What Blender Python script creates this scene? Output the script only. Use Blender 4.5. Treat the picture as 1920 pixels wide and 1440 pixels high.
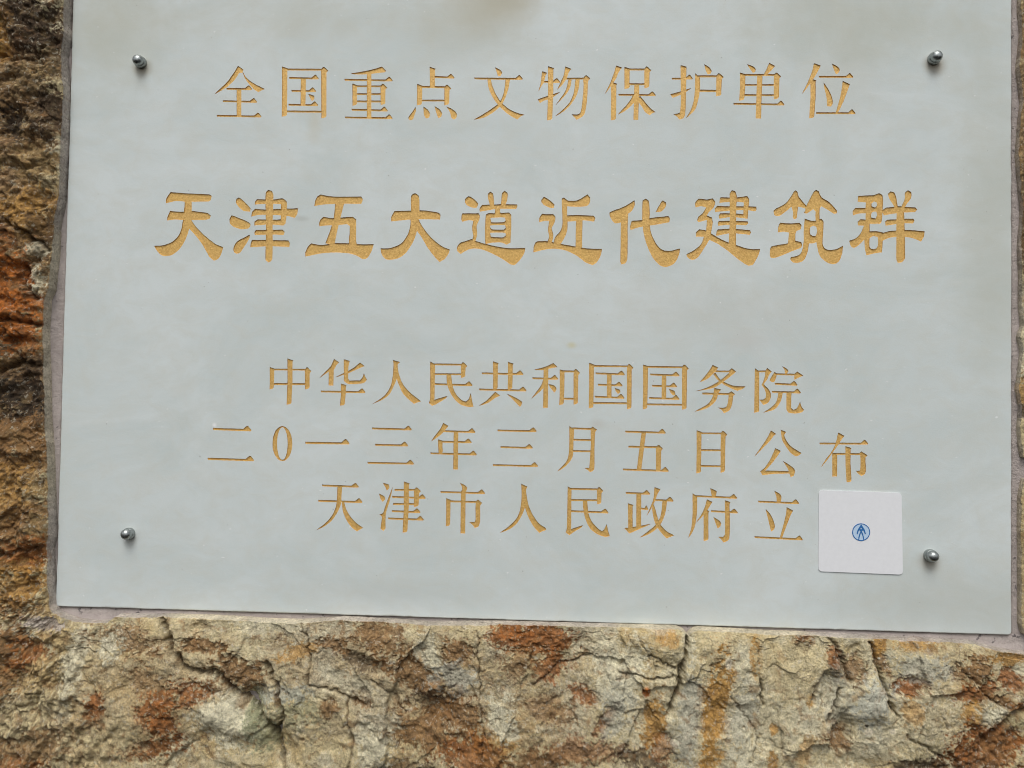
import bpy, math, random
import numpy as np
from mathutils import Matrix, Vector
from mathutils.geometry import delaunay_2d_cdt

S = bpy.context.scene
for o in list(bpy.data.objects):
    bpy.data.objects.remove(o)
random.seed(7)

# ------------------------------------------------------------------ camera
CAM_POS = np.array([0.03478035, -0.79893476, 1.25704759])
CAM_R = np.array([[0.99841302, -0.01642192, 0.05386808],
                  [0.05351217, -0.02139224, -0.99833803],
                  [0.01754699, 0.99963628, -0.02047952]])
cd = bpy.data.cameras.new('camera')
cam = bpy.data.objects.new('camera', cd)
S.collection.objects.link(cam)
M = Matrix([list(CAM_R[i]) + [CAM_POS[i]] for i in range(3)] + [[0, 0, 0, 1]])
cam.matrix_world = M
cd.sensor_width = 36.0
cd.lens = 1500 / 1920 * 36.0
cd.clip_start = 0.01
cd.clip_end = 200
S.camera = cam

# ------------------------------------------------------------------ sky, sun, exposure
SUN_EL, SUN_ROT = math.radians(58), math.radians(183)
w = bpy.data.worlds.new("World")
S.world = w
w.use_nodes = True
nt = w.node_tree
nt.nodes.clear()
sky = nt.nodes.new('ShaderNodeTexSky')
sky.sky_type = 'NISHITA'
sky.sun_disc = False
sky.sun_elevation = SUN_EL
sky.sun_rotation = SUN_ROT
sky.air_density = 1.0
sky.dust_density = 4.0
sky.ozone_density = 1.0
hs = nt.nodes.new('ShaderNodeHueSaturation')
hs.inputs['Saturation'].default_value = 0.22      # cloud cover takes most of the blue out of the sky
bg = nt.nodes.new('ShaderNodeBackground')
bg.inputs['Strength'].default_value = 0.12
wo = nt.nodes.new('ShaderNodeOutputWorld')
nt.links.new(sky.outputs[0], hs.inputs['Color'])
nt.links.new(hs.outputs[0], bg.inputs[0])
nt.links.new(bg.outputs[0], wo.inputs[0])

sd = bpy.data.lights.new('sun', 'SUN')
sd.energy = 1.0
sd.angle = math.radians(30)
sd.color = (1.0, 0.97, 0.92)
sun = bpy.data.objects.new('sun', sd)
S.collection.objects.link(sun)
tow = Vector((math.sin(SUN_ROT) * math.cos(SUN_EL), math.cos(SUN_ROT) * math.cos(SUN_EL), math.sin(SUN_EL)))
sun.rotation_euler = (-tow).to_track_quat('-Z', 'Y').to_euler()
sun.location = tow * 5

S.view_settings.view_transform = 'Standard'
S.view_settings.look = 'None'
S.view_settings.exposure = 0.23
S.cycles.filter_width = 1.0        # crisp, like a small-sensor photograph
S.view_settings.gamma = 1.0
S.view_settings.use_curve_mapping = False

# ------------------------------------------------------------------ helpers
def ray_plane(px, py, d=0.0):
    """photograph measurement -> point on the vertical plane standing d metres in front of the plaque face"""
    px = np.asarray(px, float); py = np.asarray(py, float)
    cx = (px - 960) / 1500; cy = -(py - 720) / 1500
    r = np.stack([CAM_R[i, 0] * cx + CAM_R[i, 1] * cy - CAM_R[i, 2] for i in range(3)], -1)
    k = (-d - CAM_POS[1]) / r[..., 1]
    return CAM_POS + k[..., None] * r

def XZ(px, py, d=0.0):
    p = ray_plane(px, py, d)
    return p[..., 0], p[..., 2]

def link(name, me, mat=None, parent=None):
    o = bpy.data.objects.new(name, me)
    S.collection.objects.link(o)
    if parent is not None:
        o.parent = parent
    if mat is not None and me is not None:
        me.materials.append(mat)
    return o

def mesh_np(name, V, F, smooth=True):
    """V (n,3), F (m,4) int quads"""
    me = bpy.data.meshes.new(name)
    V = np.asarray(V, np.float32); F = np.asarray(F, np.int32)
    me.vertices.add(len(V)); me.vertices.foreach_set('co', V.ravel())
    k = F.shape[1]
    me.loops.add(F.size); me.loops.foreach_set('vertex_index', F.ravel())
    me.polygons.add(len(F))
    me.polygons.foreach_set('loop_start', np.arange(len(F), dtype=np.int32) * k)
    me.polygons.foreach_set('use_smooth', np.full(len(F), smooth))
    me.update(calc_edges=True)
    me.validate()
    return me

def mesh_py(name, V, F, smooth=False):
    me = bpy.data.meshes.new(name)
    me.from_pydata([tuple(map(float, v)) for v in V], [], [tuple(f) for f in F])
    me.polygons.foreach_set('use_smooth', [smooth] * len(me.polygons))
    me.update()
    return me

def thing(name, label, cat, loc):
    o = bpy.data.objects.new(name, None)
    o.empty_display_size = 0.05
    S.collection.objects.link(o)
    o.location = loc
    o['label'] = label; o['category'] = cat
    return o

# numpy noise -------------------------------------------------------
_rng = np.random.RandomState(11)
_perm = _rng.permutation(512).astype(np.int64)
_perm = np.concatenate([_perm, _perm])
_ga = _rng.rand(512) * 2 * math.pi
_gx, _gy = np.cos(_ga), np.sin(_ga)

def _h(ix, iy):
    return _perm[(_perm[ix & 511] + iy) & 511]

def perlin(x, y):
    ix = np.floor(x).astype(np.int64); iy = np.floor(y).astype(np.int64)
    fx = x - ix; fy = y - iy
    u = fx * fx * fx * (fx * (fx * 6 - 15) + 10); v = fy * fy * fy * (fy * (fy * 6 - 15) + 10)
    def g(dx, dy):
        k = _h(ix + dx, iy + dy)
        return _gx[k] * (fx - dx) + _gy[k] * (fy - dy)
    a = g(0, 0); b = g(1, 0); c = g(0, 1); d = g(1, 1)
    return 1.5 * ((a + u * (b - a)) * (1 - v) + (c + u * (d - c)) * v)

def fbm(x, y, per, octv=4, gain=0.5, ridged=False, seed=0):
    s = np.zeros_like(x); amp = 1.0; tot = 0
    fx = x / per + seed * 17.3; fy = y / per + seed * 9.1
    for k in range(octv):
        n = perlin(fx, fy)
        s += amp * ((1 - 2 * np.abs(n)) if ridged else n)
        tot += amp; amp *= gain
        fx, fy = fx * 2.03 + 5.1, fy * 2.03 + 1.7
    return s / tot

_cr = _rng.rand(512, 6)
def worley(x, y, per, seed=0):
    """F1, F2 and per-cell randoms, with the nearest cell's offset vector"""
    fx = x / per + seed * 31.7; fy = y / per + seed * 13.9
    ix = np.floor(fx).astype(np.int64); iy = np.floor(fy).astype(np.int64)
    f1 = np.full(x.shape, 9.0); f2 = np.full(x.shape, 9.0)
    cid = np.zeros(x.shape, np.int64); ox = np.zeros(x.shape); oy = np.zeros(x.shape)
    for dx in (-1, 0, 1):
        for dy in (-1, 0, 1):
            k = _h(ix + dx, iy + dy)
            qx = ix + dx + _cr[k, 0] - fx; qy = iy + dy + _cr[k, 1] - fy
            d = np.hypot(qx, qy)
            near = d < f1
            f2 = np.where(near, f1, np.minimum(f2, d))
            cid = np.where(near, k, cid); ox = np.where(near, qx, ox); oy = np.where(near, qy, oy)
            f1 = np.where(near, d, f1)
    return f1, f2, cid, ox, oy

def sstep(a, b, x):
    t = np.clip((x - a) / (b - a), 0, 1)
    return t * t * (3 - 2 * t)

# materials ---------------------------------------------------------
def new_mat(name):
    m = bpy.data.materials.new(name)
    m.use_nodes = True
    n = m.node_tree
    b = n.nodes['Principled BSDF']
    return m, n, b

def node(n, t, **kw):
    x = n.nodes.new(t)
    for k, v in kw.items():
        if k in x.inputs:
            x.inputs[k].default_value = v
        else:
            setattr(x, k, v)
    return x

def ramp(n, src, stops):
    r = n.nodes.new('ShaderNodeValToRGB')
    e = r.color_ramp.elements
    while len(e) > 1:
        e.remove(e[-1])
    for i, (p, c) in enumerate(stops):
        el = e[0] if i == 0 else e.new(p)
        el.position = p
        el.color = (c, c, c, 1) if isinstance(c, (int, float)) else (*c, 1)
    n.links.new(src, r.inputs[0])
    return r.outputs[0]

def mix(n, fac, a, b, mode='MIX'):
    m = n.nodes.new('ShaderNodeMix')
    m.data_type = 'RGBA'; m.blend_type = mode
    for sock, v in ((m.inputs[0], fac), (m.inputs[6], a), (m.inputs[7], b)):
        if isinstance(v, bpy.types.NodeSocket):
            n.links.new(v, sock)
        elif isinstance(v, (int, float)):
            sock.default_value = v
        else:
            sock.default_value = (*v, 1)
    return m.outputs[2]

def math_n(n, op, a, b=None):
    m = n.nodes.new('ShaderNodeMath'); m.operation = op
    for i, v in enumerate((a, b)):
        if v is None: continue
        if isinstance(v, bpy.types.NodeSocket): n.links.new(v, m.inputs[i])
        else: m.inputs[i].default_value = v
    return m.outputs[0]

def noise(n, vec, scale, detail=4, rough=0.55, dist=0.0):
    t = node(n, 'ShaderNodeTexNoise', Scale=scale, Detail=detail, Roughness=rough, Distortion=dist)
    if vec is not None: n.links.new(vec, t.inputs['Vector'])
    return t.outputs['Fac']

def objco(n):
    return n.nodes.new('ShaderNodeTexCoord').outputs['Object']

def bump(n, b, hts, strength=0.5, distance=0.001):
    prev = None
    for h, s, d in hts:
        k = node(n, 'ShaderNodeBump', Strength=s, Distance=d)
        n.links.new(h, k.inputs['Height'])
        if prev is not None: n.links.new(prev, k.inputs['Normal'])
        prev = k.outputs[0]
    n.links.new(prev, b.inputs['Normal'])

def blob(n, co, cx, cz, rx, rz, wob=None, amt=0.0):
    """soft elliptical spot 1 at its centre .. 0 at its rim, in object x/z"""
    mp = n.nodes.new('ShaderNodeMapping')
    mp.vector_type = 'TEXTURE'
    mp.inputs['Location'].default_value = (cx, 0, cz)
    mp.inputs['Scale'].default_value = (rx, 1, rz)
    n.links.new(co, mp.inputs['Vector'])
    sx = n.nodes.new('ShaderNodeSeparateXYZ'); n.links.new(mp.outputs[0], sx.inputs[0])
    d = math_n(n, 'SQRT', math_n(n, 'ADD', math_n(n, 'POWER', math_n(n, 'ABSOLUTE', sx.outputs[0]), 2.0),
                                 math_n(n, 'POWER', math_n(n, 'ABSOLUTE', sx.outputs[2]), 2.0)))
    if wob is not None:
        d = math_n(n, 'ADD', d, math_n(n, 'MULTIPLY', math_n(n, 'SUBTRACT', wob, 0.5), amt))
    mr = node(n, 'ShaderNodeMapRange', interpolation_type='SMOOTHSTEP')
    mr.inputs[1].default_value = 1.0; mr.inputs[2].default_value = 0.0
    mr.inputs[3].default_value = 0.0; mr.inputs[4].default_value = 1.0
    n.links.new(d, mr.inputs[0])
    return mr.outputs[0]

PLAQUE_LOC = Vector((0.0, 0.0, 1.0387))
def loc_xz(px, py):
    x, z = XZ(px, py)
    return float(x) - PLAQUE_LOC.x, float(z) - PLAQUE_LOC.z

def marble_mat():
    m, n, b = new_mat('white_marble')
    co = objco(n)
    mp = n.nodes.new('ShaderNodeMapping'); mp.inputs['Scale'].default_value = (1, 1, 1.5)
    mp.inputs['Rotation'].default_value = (0, 0.25, 0)
    n.links.new(co, mp.inputs['Vector'])
    big = noise(n, mp.outputs[0], 6.0, 7, 0.68, 0.9)
    mid = noise(n, mp.outputs[0], 34.0, 6, 0.7, 0.5)
    c = mix(n, ramp(n, big, [(0.36, 0), (0.62, 1)]), (0.555, 0.620, 0.607), (0.655, 0.712, 0.705))
    c = mix(n, ramp(n, mid, [(0.42, 0), (0.66, 0.5)]), c, (0.580, 0.595, 0.535))
    fine = noise(n, co, 900.0, 2, 0.6)
    c = mix(n, ramp(n, fine, [(0.35, 0), (0.68, 0.35)]), c, (0.70, 0.73, 0.72))
    wob = noise(n, co, 14.0, 4, 0.6)
    # brown seep stain coming down from the top edge, and the damp rings round the bolts
    stains_and_vignette = [(945, 5, 120, 85, (0.42, 0.375, 0.25), 0.72, 1.0), (880, 40, 190, 120, (0.50, 0.49, 0.40), 0.45, 1.0),
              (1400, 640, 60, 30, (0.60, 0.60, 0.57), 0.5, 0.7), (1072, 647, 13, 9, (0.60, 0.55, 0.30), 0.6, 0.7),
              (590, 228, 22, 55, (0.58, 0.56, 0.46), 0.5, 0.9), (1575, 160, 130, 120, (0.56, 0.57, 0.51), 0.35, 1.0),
              (200, 60, 190, 190, (0.46, 0.46, 0.36), 0.5, 1.3), (1640, 40, 420, 110, (0.46, 0.465, 0.37), 0.5, 1.5), (1860, 420, 110, 480, (0.47, 0.48, 0.40), 0.45, 1.4), (1800, 1130, 300, 90, (0.48, 0.49, 0.43), 0.4, 1.4), (560, 30, 330, 80, (0.48, 0.485, 0.40), 0.4, 1.4), (1330, 590, 260, 90, (0.56, 0.57, 0.52), 0.35, 1.2),  # broad edge entries: yellowish dirt with the lens's edge darkening painted in
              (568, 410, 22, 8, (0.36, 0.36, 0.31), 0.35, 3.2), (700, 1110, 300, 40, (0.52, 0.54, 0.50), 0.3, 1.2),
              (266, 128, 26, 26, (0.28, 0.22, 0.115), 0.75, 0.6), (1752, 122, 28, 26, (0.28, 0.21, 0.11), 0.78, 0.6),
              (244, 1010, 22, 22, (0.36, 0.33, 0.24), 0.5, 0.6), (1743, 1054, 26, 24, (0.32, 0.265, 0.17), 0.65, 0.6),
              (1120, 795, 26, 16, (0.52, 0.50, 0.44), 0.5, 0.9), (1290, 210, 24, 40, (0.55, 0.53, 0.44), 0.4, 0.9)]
    for px, py, rx, ry, col, st, am in stains_and_vignette:
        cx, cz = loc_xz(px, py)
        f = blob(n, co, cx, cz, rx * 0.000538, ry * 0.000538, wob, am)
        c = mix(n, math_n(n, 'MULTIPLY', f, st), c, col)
    cx, cz = loc_xz(402, 797)
    c = mix(n, math_n(n, 'MULTIPLY', blob(n, co, cx, cz, 0.0035, 0.0035, wob, 0.6), 0.9), c, (0.85, 0.87, 0.86))
    # thin dark scratches and specks
    sp = noise(n, co, 260.0, 1, 0.5)
    c = mix(n, ramp(n, sp, [(0.775, 0), (0.81, 0.5)]), c, (0.22, 0.21, 0.19))
    sp2 = noise(n, mp.outputs[0], 180.0, 1, 0.5)
    c = mix(n, ramp(n, sp2, [(0.74, 0), (0.80, 0.7)]), c, (0.82, 0.84, 0.83))
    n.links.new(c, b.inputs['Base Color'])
    b.inputs['Roughness'].default_value = 0.42
    b.inputs['Subsurface Weight'].default_value = 0.0
    b.inputs['Specular IOR Level'].default_value = 0.35
    n.links.new(ramp(n, mid, [(0.3, 0.36), (0.7, 0.55)]), b.inputs['Roughness'])
    bump(n, b, [(fine, 0.10, 0.0004), (mid, 0.10, 0.002)])
    return m

def gold_mat():
    m, n, b = new_mat('gold_paint')
    co = objco(n)
    g = noise(n, co, 620.0, 4, 0.75)
    g2 = noise(n, co, 60.0, 4, 0.6)
    c = mix(n, ramp(n, g, [(0.30, 0), (0.72, 1)]), (0.47, 0.255, 0.06), (0.90, 0.595, 0.205))
    c = mix(n, ramp(n, g2, [(0.35, 0), (0.7, 0.45)]), c, (0.70, 0.45, 0.12))
    n.links.new(c, b.inputs['Base Color'])
    b.inputs['Metallic'].default_value = 0.25
    b.inputs['Roughness'].default_value = 0.5
    bump(n, b, [(g, 0.55, 0.0009)])
    return m

def mortar_mat():
    m, n, b = new_mat('mauve_mortar')
    co = objco(n)
    a = noise(n, co, 18.0, 5, 0.65)
    f = noise(n, co, 420.0, 4, 0.7)
    c = mix(n, ramp(n, a, [(0.33, 0), (0.68, 1)]), (0.31, 0.265, 0.245), (0.48, 0.42, 0.39))
    c = mix(n, ramp(n, f, [(0.4, 0), (0.75, 0.5)]), c, (0.52, 0.46, 0.43))
    s = noise(n, co, 150.0, 3, 0.6)
    c = mix(n, ramp(n, s, [(0.64, 0), (0.70, 0.75)]), c, (0.075, 0.065, 0.07))
    n.links.new(c, b.inputs['Base Color'])
    b.inputs['Roughness'].default_value = 0.9
    bump(n, b, [(f, 0.8, 0.0016), (s, 0.4, 0.002), (a, 0.4, 0.004)])
    return m

def rock_mat():
    m, n, b = new_mat('rust_stained_limestone')
    co = objco(n)
    at = n.nodes.new('ShaderNodeAttribute'); at.attribute_name = 'stone_colour'
    c = at.outputs['Color']
    f1 = noise(n, co, 130.0, 8, 0.72, 0.3)
    f2 = noise(n, co, 520.0, 5, 0.75)
    f3 = noise(n, co, 45.0, 6, 0.65, 0.8)
    c = mix(n, 1.0, c, ramp(n, f1, [(0.28, 0.62), (0.52, 1.0), (0.75, 1.25)]), 'MULTIPLY')
    c = mix(n, 1.0, c, ramp(n, f2, [(0.30, 0.58), (0.50, 1.0), (0.72, 1.30)]), 'MULTIPLY')
    c = mix(n, ramp(n, f3, [(0.58, 0), (0.70, 0.35)]), c, (0.30, 0.135, 0.045))
    mp = n.nodes.new('ShaderNodeMapping'); mp.inputs['Location'].default_value = (3.1, 0.7, 1.9)
    n.links.new(co, mp.inputs['Vector'])
    f4 = noise(n, mp.outputs[0], 210.0, 4, 0.7, 0.6)
    c = mix(n, ramp(n, f4, [(0.57, 0), (0.68, 0.6)]), c, (0.60, 0.55, 0.43))
    # hairline veins
    vo = node(n, 'ShaderNodeTexVoronoi', Scale=34.0, feature='DISTANCE_TO_EDGE')
    wp = n.nodes.new('ShaderNodeVectorMath'); wp.operation = 'MULTIPLY_ADD'
    nz = node(n, 'ShaderNodeTexNoise', Scale=28.0, Detail=5, Roughness=0.65)
    n.links.new(co, nz.inputs['Vector'])
    n.links.new(nz.outputs['Color'], wp.inputs[0]); wp.inputs[1].default_value = (0.035, 0.035, 0.035)
    n.links.new(co, wp.inputs[2]); n.links.new(wp.outputs[0], vo.inputs['Vector'])
    vein = ramp(n, vo.outputs['Distance'], [(0.0, 1.0), (0.022, 0.0)])
    gate = ramp(n, f3, [(0.40, 1), (0.52, 0)])
    c = mix(n, math_n(n, 'MULTIPLY', math_n(n, 'MULTIPLY', vein, gate), 0.6), c, (0.10, 0.065, 0.04))
    n.links.new(c, b.inputs['Base Color'])
    b.inputs['Roughness'].default_value = 0.88
    b.inputs['Specular IOR Level'].default_value = 0.25
    bump(n, b, [(f1, 0.6, 0.003), (f2, 0.75, 0.0016)])
    return m

def metal_mat():
    m, n, b = new_mat('zinc_plated_steel')
    co = objco(n)
    a = noise(n, co, 330.0, 4, 0.6)
    n.links.new(mix(n, ramp(n, a, [(0.35, 0), (0.7, 1)]), (0.27, 0.29, 0.285), (0.47, 0.50, 0.49)), b.inputs['Base Color'])
    b.inputs['Metallic'].default_value = 1.0
    n.links.new(ramp(n, a, [(0.3, 0.30), (0.7, 0.46)]), b.inputs['Roughness'])
    bump(n, b, [(a, 0.15, 0.0004)])
    return m

def plain_mat(name, col, rough=0.4, spec=0.4):
    m, n, b = new_mat(name)
    co = objco(n)
    a = noise(n, co, 240.0, 3, 0.6)
    k = tuple(x * 0.97 for x in col)
    n.links.new(mix(n, ramp(n, a, [(0.35, 0), (0.65, 1)]), k, col), b.inputs['Base Color'])
    b.inputs['Roughness'].default_value = rough
    b.inputs['Specular IOR Level'].default_value = spec
    return m

MARBLE, GOLD, MORTAR, ROCK, METAL = marble_mat(), gold_mat(), mortar_mat(), rock_mat(), metal_mat()
# ------------------------------------------------------------------ rock wall round the plaque
STONE = dict(base=(0.54, 0.445, 0.268), pale=(0.66, 0.605, 0.45), blue=(0.47, 0.46, 0.39), green=(0.27, 0.275, 0.165),
             tan=(0.49, 0.36, 0.18), ochre=(0.48, 0.26, 0.07), rust=(0.32, 0.115, 0.030), brown=(0.27, 0.145, 0.058),
             dark=(0.085, 0.052, 0.030), black=(0.040, 0.030, 0.022), cream=(0.66, 0.58, 0.45), orange=(0.44, 0.135, 0.024),
             earth=(0.33, 0.225, 0.105), mauve=(0.48, 0.42, 0.39))
# natural stains read off the stone: x, y, half width, half height, tilt, colour, strength
PATCH = """
800 1300 290 130 15 brown .30
1040 1290 120 150 0 brown .22
300 1310 190 110 -10 tan .4
290 1290 170 100 0 rust .14
620 1220 130 60 0 brown .25
1830 1300 130 110 0 brown .20
1450 1330 500 120 0 pale .45
620 1250 420 130 0 pale .22
40 520 80 700 0 brown .85
60 50 70 70 0 dark .95
100 110 40 70 0 dark .7
14 70 18 40 0 ochre .8
70 150 50 35 0 earth .8
35 235 28 40 0 black .95
100 215 30 60 0 dark .85
70 190 60 60 0 black .45
60 40 60 50 0 black .5
40 790 50 50 0 dark .7
30 560 20 14 0 black .6
20 650 40 16 0 black .7
55 625 22 16 0 orange .9
30 500 34 22 0 orange .9
62 575 14 10 0 black .6
66 560 20 14 0 orange .8
70 310 55 34 0 earth .95
95 350 25 22 0 base .8
60 400 42 40 0 ochre .8
20 455 22 25 0 rust .8
85 440 22 60 0 dark .7
12 440 16 22 0 black .6
75 470 20 14 0 pale .6
70 530 18 38 0 pale .95
18 540 40 60 0 orange .9
35 605 45 55 0 orange .85
60 640 20 25 0 rust .9
45 745 48 65 0 black .95
60 690 40 25 0 dark .8
40 830 50 40 0 brown .9
65 915 26 26 0 earth .95
30 930 35 45 0 ochre .6
45 985 45 30 0 brown .8
75 985 20 20 0 earth .9
60 1040 45 28 0 rust .9
40 1095 60 34 0 ochre .75
95 1120 25 20 0 tan .8
20 1230 60 80 0 brown .9
70 1235 34 45 20 rust .85
115 1190 60 30 30 tan .8
90 1260 60 30 -20 tan .9
85 1168 40 12 10 mauve .85
145 1250 22 110 12 pale .8
60 1330 90 34 -25 base .9
190 1325 17 30 10 rust .9
240 1205 60 22 10 brown .65
215 1210 28 24 0 pale .9
300 1290 55 22 40 brown .6
367 1298 48 22 -10 rust .85
293 1322 26 24 0 rust .85
317 1352 26 20 0 rust .9
290 1397 60 18 -12 rust .85
380 1208 40 10 5 brown .85
450 1260 45 28 10 brown .85
433 1345 70 45 20 pale .9
480 1320 18 30 20 green .8
500 1370 36 34 0 green .75
60 1400 90 28 -18 brown .7
30 1430 60 20 0 rust .6
220 1380 60 50 0 base .6
560 1320 60 34 0 green .6
540 1300 50 22 0 blue .7
500 1165 60 30 0 pale .6
720 1195 60 28 18 brown .75
675 1236 44 14 20 dark .7
855 1222 32 22 -20 brown .85
955 1190 40 22 0 rust .85
795 1272 85 28 30 brown .85
818 1318 52 28 15 dark .65
800 1368 95 32 10 brown .85
868 1336 50 24 0 brown .85
930 1392 40 34 0 ochre .6
885 1405 55 30 0 rust .75
760 1432 70 16 0 dark .6
622 1320 18 14 20 brown .8
682 1302 20 12 30 brown .8
562 1220 32 12 -20 ochre .7
622 1205 28 12 20 brown .8
805 1222 22 40 -25 pale .9
850 1268 40 30 0 blue .7
717 1350 40 20 0 pale .7
705 1395 38 44 -15 pale .85
940 1340 28 44 -15 pale .9
660 1275 60 20 25 pale .6
1010 1195 62 26 10 rust .9
1035 1242 34 22 -20 rust .85
975 1240 34 26 0 brown .6
1100 1302 26 14 35 rust .85
1135 1342 12 36 35 rust .75
1035 1325 44 20 15 brown .7
1088 1402 80 20 0 rust .6
1000 1420 70 20 0 brown .7
1200 1415 60 22 15 dark .7
1222 1350 18 44 8 ochre .9
1240 1400 20 20 0 rust .6
1335 1320 26 84 8 ochre .95
1328 1410 20 30 8 ochre .9
1415 1232 11 32 0 ochre .9
1252 1192 22 13 20 ochre .7
1210 1290 8 10 0 orange .95
1160 1265 50 80 12 pale .75
1150 1330 30 50 15 blue .55
1288 1345 26 95 6 blue .65
1390 1340 30 70 10 blue .6
1400 1400 30 50 10 pale .6
1507 1200 18 15 0 rust .9
1507 1212 16 9 0 black .8
1567 1250 13 30 10 dark .7
1560 1232 12 16 0 rust .8
1600 1256 20 24 0 brown .75
1652 1242 11 34 -28 brown .8
1700 1280 30 13 0 rust .9
1822 1256 32 32 0 brown .9
1818 1292 50 14 -8 rust .85
1895 1272 26 14 15 rust .85
1880 1314 50 8 22 brown .9
1650 1207 12 20 20 ochre .9
1712 1210 40 14 0 ochre .75
1895 1236 36 10 0 ochre .85
1812 1330 22 18 0 ochre .85
1702 1330 16 22 0 ochre .6
1845 1395 86 42 -25 rust .95
1850 1400 40 24 -25 brown .6
1900 1350 30 18 0 green .5
1565 1378 24 20 0 brown .85
1715 1428 60 15 0 dark .8
1515 1308 9 11 0 ochre .85
1446 1362 8 9 0 ochre .85
1443 1418 10 14 0 ochre .85
1505 1400 12 30 15 ochre .55
1630 1312 30 52 18 blue .9
1852 1332 28 20 0 pale .9
1715 1245 52 34 0 blue .65
1480 1250 60 60 0 base .8
1800 1440 80 18 0 dark .6
1622 1364 8 7 0 cream .95
1617 1352 4 4 0 black .9
1664 1362 6 6 0 cream .9
1362 1238 7 12 0 cream .95
1235 1175 25 12 0 cream .5
1290 1200 14 20 0 pale .7
1560 1310 30 60 0 blue .5
1930 200 20 300 0 brown .7
1930 420 20 120 0 dark .6
1930 650 20 120 0 pale .6
1930 740 16 26 0 ochre .8
1930 770 16 16 0 black .8
1930 1050 20 140 0 tan .7
1872 1196 26 12 8 mauve .7
1905 1212 26 10 8 mauve .9
1850 1205 40 10 6 pale .6
"""
# fractures read off the stone: polyline in photograph positions, depth mm, half width mm
CRACK = [
    ([(303, 1158), (322, 1190), (330, 1215), (352, 1248), (380, 1256), (410, 1255), (440, 1290), (480, 1320), (500, 1345), (520, 1370)], 11, 2.6),
    ([(500, 1240), (522, 1278), (520, 1300), (535, 1330), (520, 1380), (540, 1440)], 8, 2.2),
    ([(1282, 1172), (1291, 1188), (1287, 1220), (1278, 1240), (1272, 1262), (1268, 1290), (1256, 1310), (1250, 1330)], 12, 2.2),
    ([(1420, 1270), (1424, 1300), (1428, 1318)], 5, 1.2),
    ([(1633, 1205), (1637, 1225), (1650, 1270), (1660, 1290), (1662, 1315), (1670, 1335)], 8, 1.6),
    ([(1545, 1190), (1570, 1210), (1580, 1245), (1592, 1275)], 6, 2.4),
    ([(1545, 1265), (1525, 1285), (1523, 1310)], 6, 2.0),
    ([(1548, 1345), (1565, 1320), (1572, 1290)], 7, 2.2),
    ([(1920, 1320), (1880, 1345), (1850, 1370), (1840, 1380)], 8, 3.0),
    ([(895, 1180), (900, 1260), (902, 1310), (908, 1370), (905, 1440)], 2.5, 0.8),
    ([(560, 1160), (580, 1205), (584, 1250), (580, 1280), (630, 1290), (690, 1320)], 3.5, 1.0),
    ([(655, 1300), (655, 1340), (665, 1380), (660, 1440)], 3, 1.0),
    ([(700, 1270), (740, 1300), (760, 1330)], 3, 1.0),
    ([(1000, 1280), (1040, 1250), (1080, 1235), (1110, 1228)], 3, 1.0),
    ([(1160, 1255), (1190, 1262), (1225, 1268), (1260, 1262)], 3, 0.9),
    ([(1215, 1225), (1240, 1235), (1265, 1248)], 3.5, 0.9),
    ([(1195, 1190), (1215, 1220), (1230, 1250)], 1.5, 0.8),
    ([(1365, 1300), (1395, 1340), (1420, 1380), (1400, 1420)], 2, 0.7),
    ([(1690, 1370), (1730, 1395), (1765, 1418)], 3.5, 1.0),
    ([(1790, 1240), (1815, 1270), (1840, 1300), (1880, 1325)], 3.5, 1.2),
    ([(90, 600), (70, 612), (30, 600), (0, 610)], 7, 2.2),
    ([(80, 690), (40, 680), (0, 700)], 7, 3.0),
    ([(20, 420), (60, 440), (95, 470)], 5, 2.0),
    ([(110, 80), (60, 120), (10, 110)], 4, 2.0),
    ([(55, 500), (50, 530), (70, 560)], 6, 2.0),
    ([(88, 1025), (50, 1030), (10, 1040)], 6, 2.5),
]
# hollows and swellings: x, y, rx, ry, tilt, height mm
DENT = [(1547, 1290, 16, 44, 12, -7), (1572, 1360, 26, 40, 5, -8), (1600, 1225, 20, 30, 0, -5), (530, 1400, 40, 50, 10, -9),
        (480, 1310, 30, 40, 30, -8), (820, 1330, 60, 34, 10, -6), (690, 1240, 44, 16, 20, -5), (1630, 1310, 34, 50, 15, 5),
        (1090, 1230, 60, 40, 0, -3), (433, 1340, 70, 44, 20, 6), (1855, 1395, 86, 46, -25, -4), (45, 745, 50, 70, 0, -9),
        (35, 235, 30, 40, 0, -6), (30, 605, 34, 34, 0, 7), (12, 480, 26, 40, 0, 7), (60, 425, 24, 20, 0, 6), (70, 1045, 40, 22, 0, -7),
        (40, 640, 24, 14, 0, -5), (1235, 1200, 60, 40, 10, 5), (1340, 1210, 30, 40, 0, 4), (300, 1330, 130, 60, 10, 5), (375, 1175, 24, 14, 0, -5)]

def to_px(x, z, d):
    v = np.stack([x - CAM_POS[0], -d - CAM_POS[1] + 0 * x, z - CAM_POS[2]], -1)
    c = v @ CAM_R
    return 960 + 1500 * c[..., 0] / -c[..., 2], 720 - 1500 * c[..., 1] / -c[..., 2]

def ell(px, py, x, y, rx, ry, rot):
    a = math.radians(rot)
    dx, dy = px - x, py - y
    u = dx * math.cos(a) + dy * math.sin(a); v = -dx * math.sin(a) + dy * math.cos(a)
    return np.hypot(u / rx, v / ry)

def seg_dist(px, py, pts):
    best = np.full(px.shape, 1e9)
    for (x0, y0), (x1, y1) in zip(pts[:-1], pts[1:]):
        dx, dy = x1 - x0, y1 - y0
        t = np.clip(((px - x0) * dx + (py - y0) * dy) / (dx * dx + dy * dy), 0, 1)
        best = np.minimum(best, np.hypot(px - x0 - t * dx, py - y0 - t * dy))
    return best

PROUD = 0.011

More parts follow.
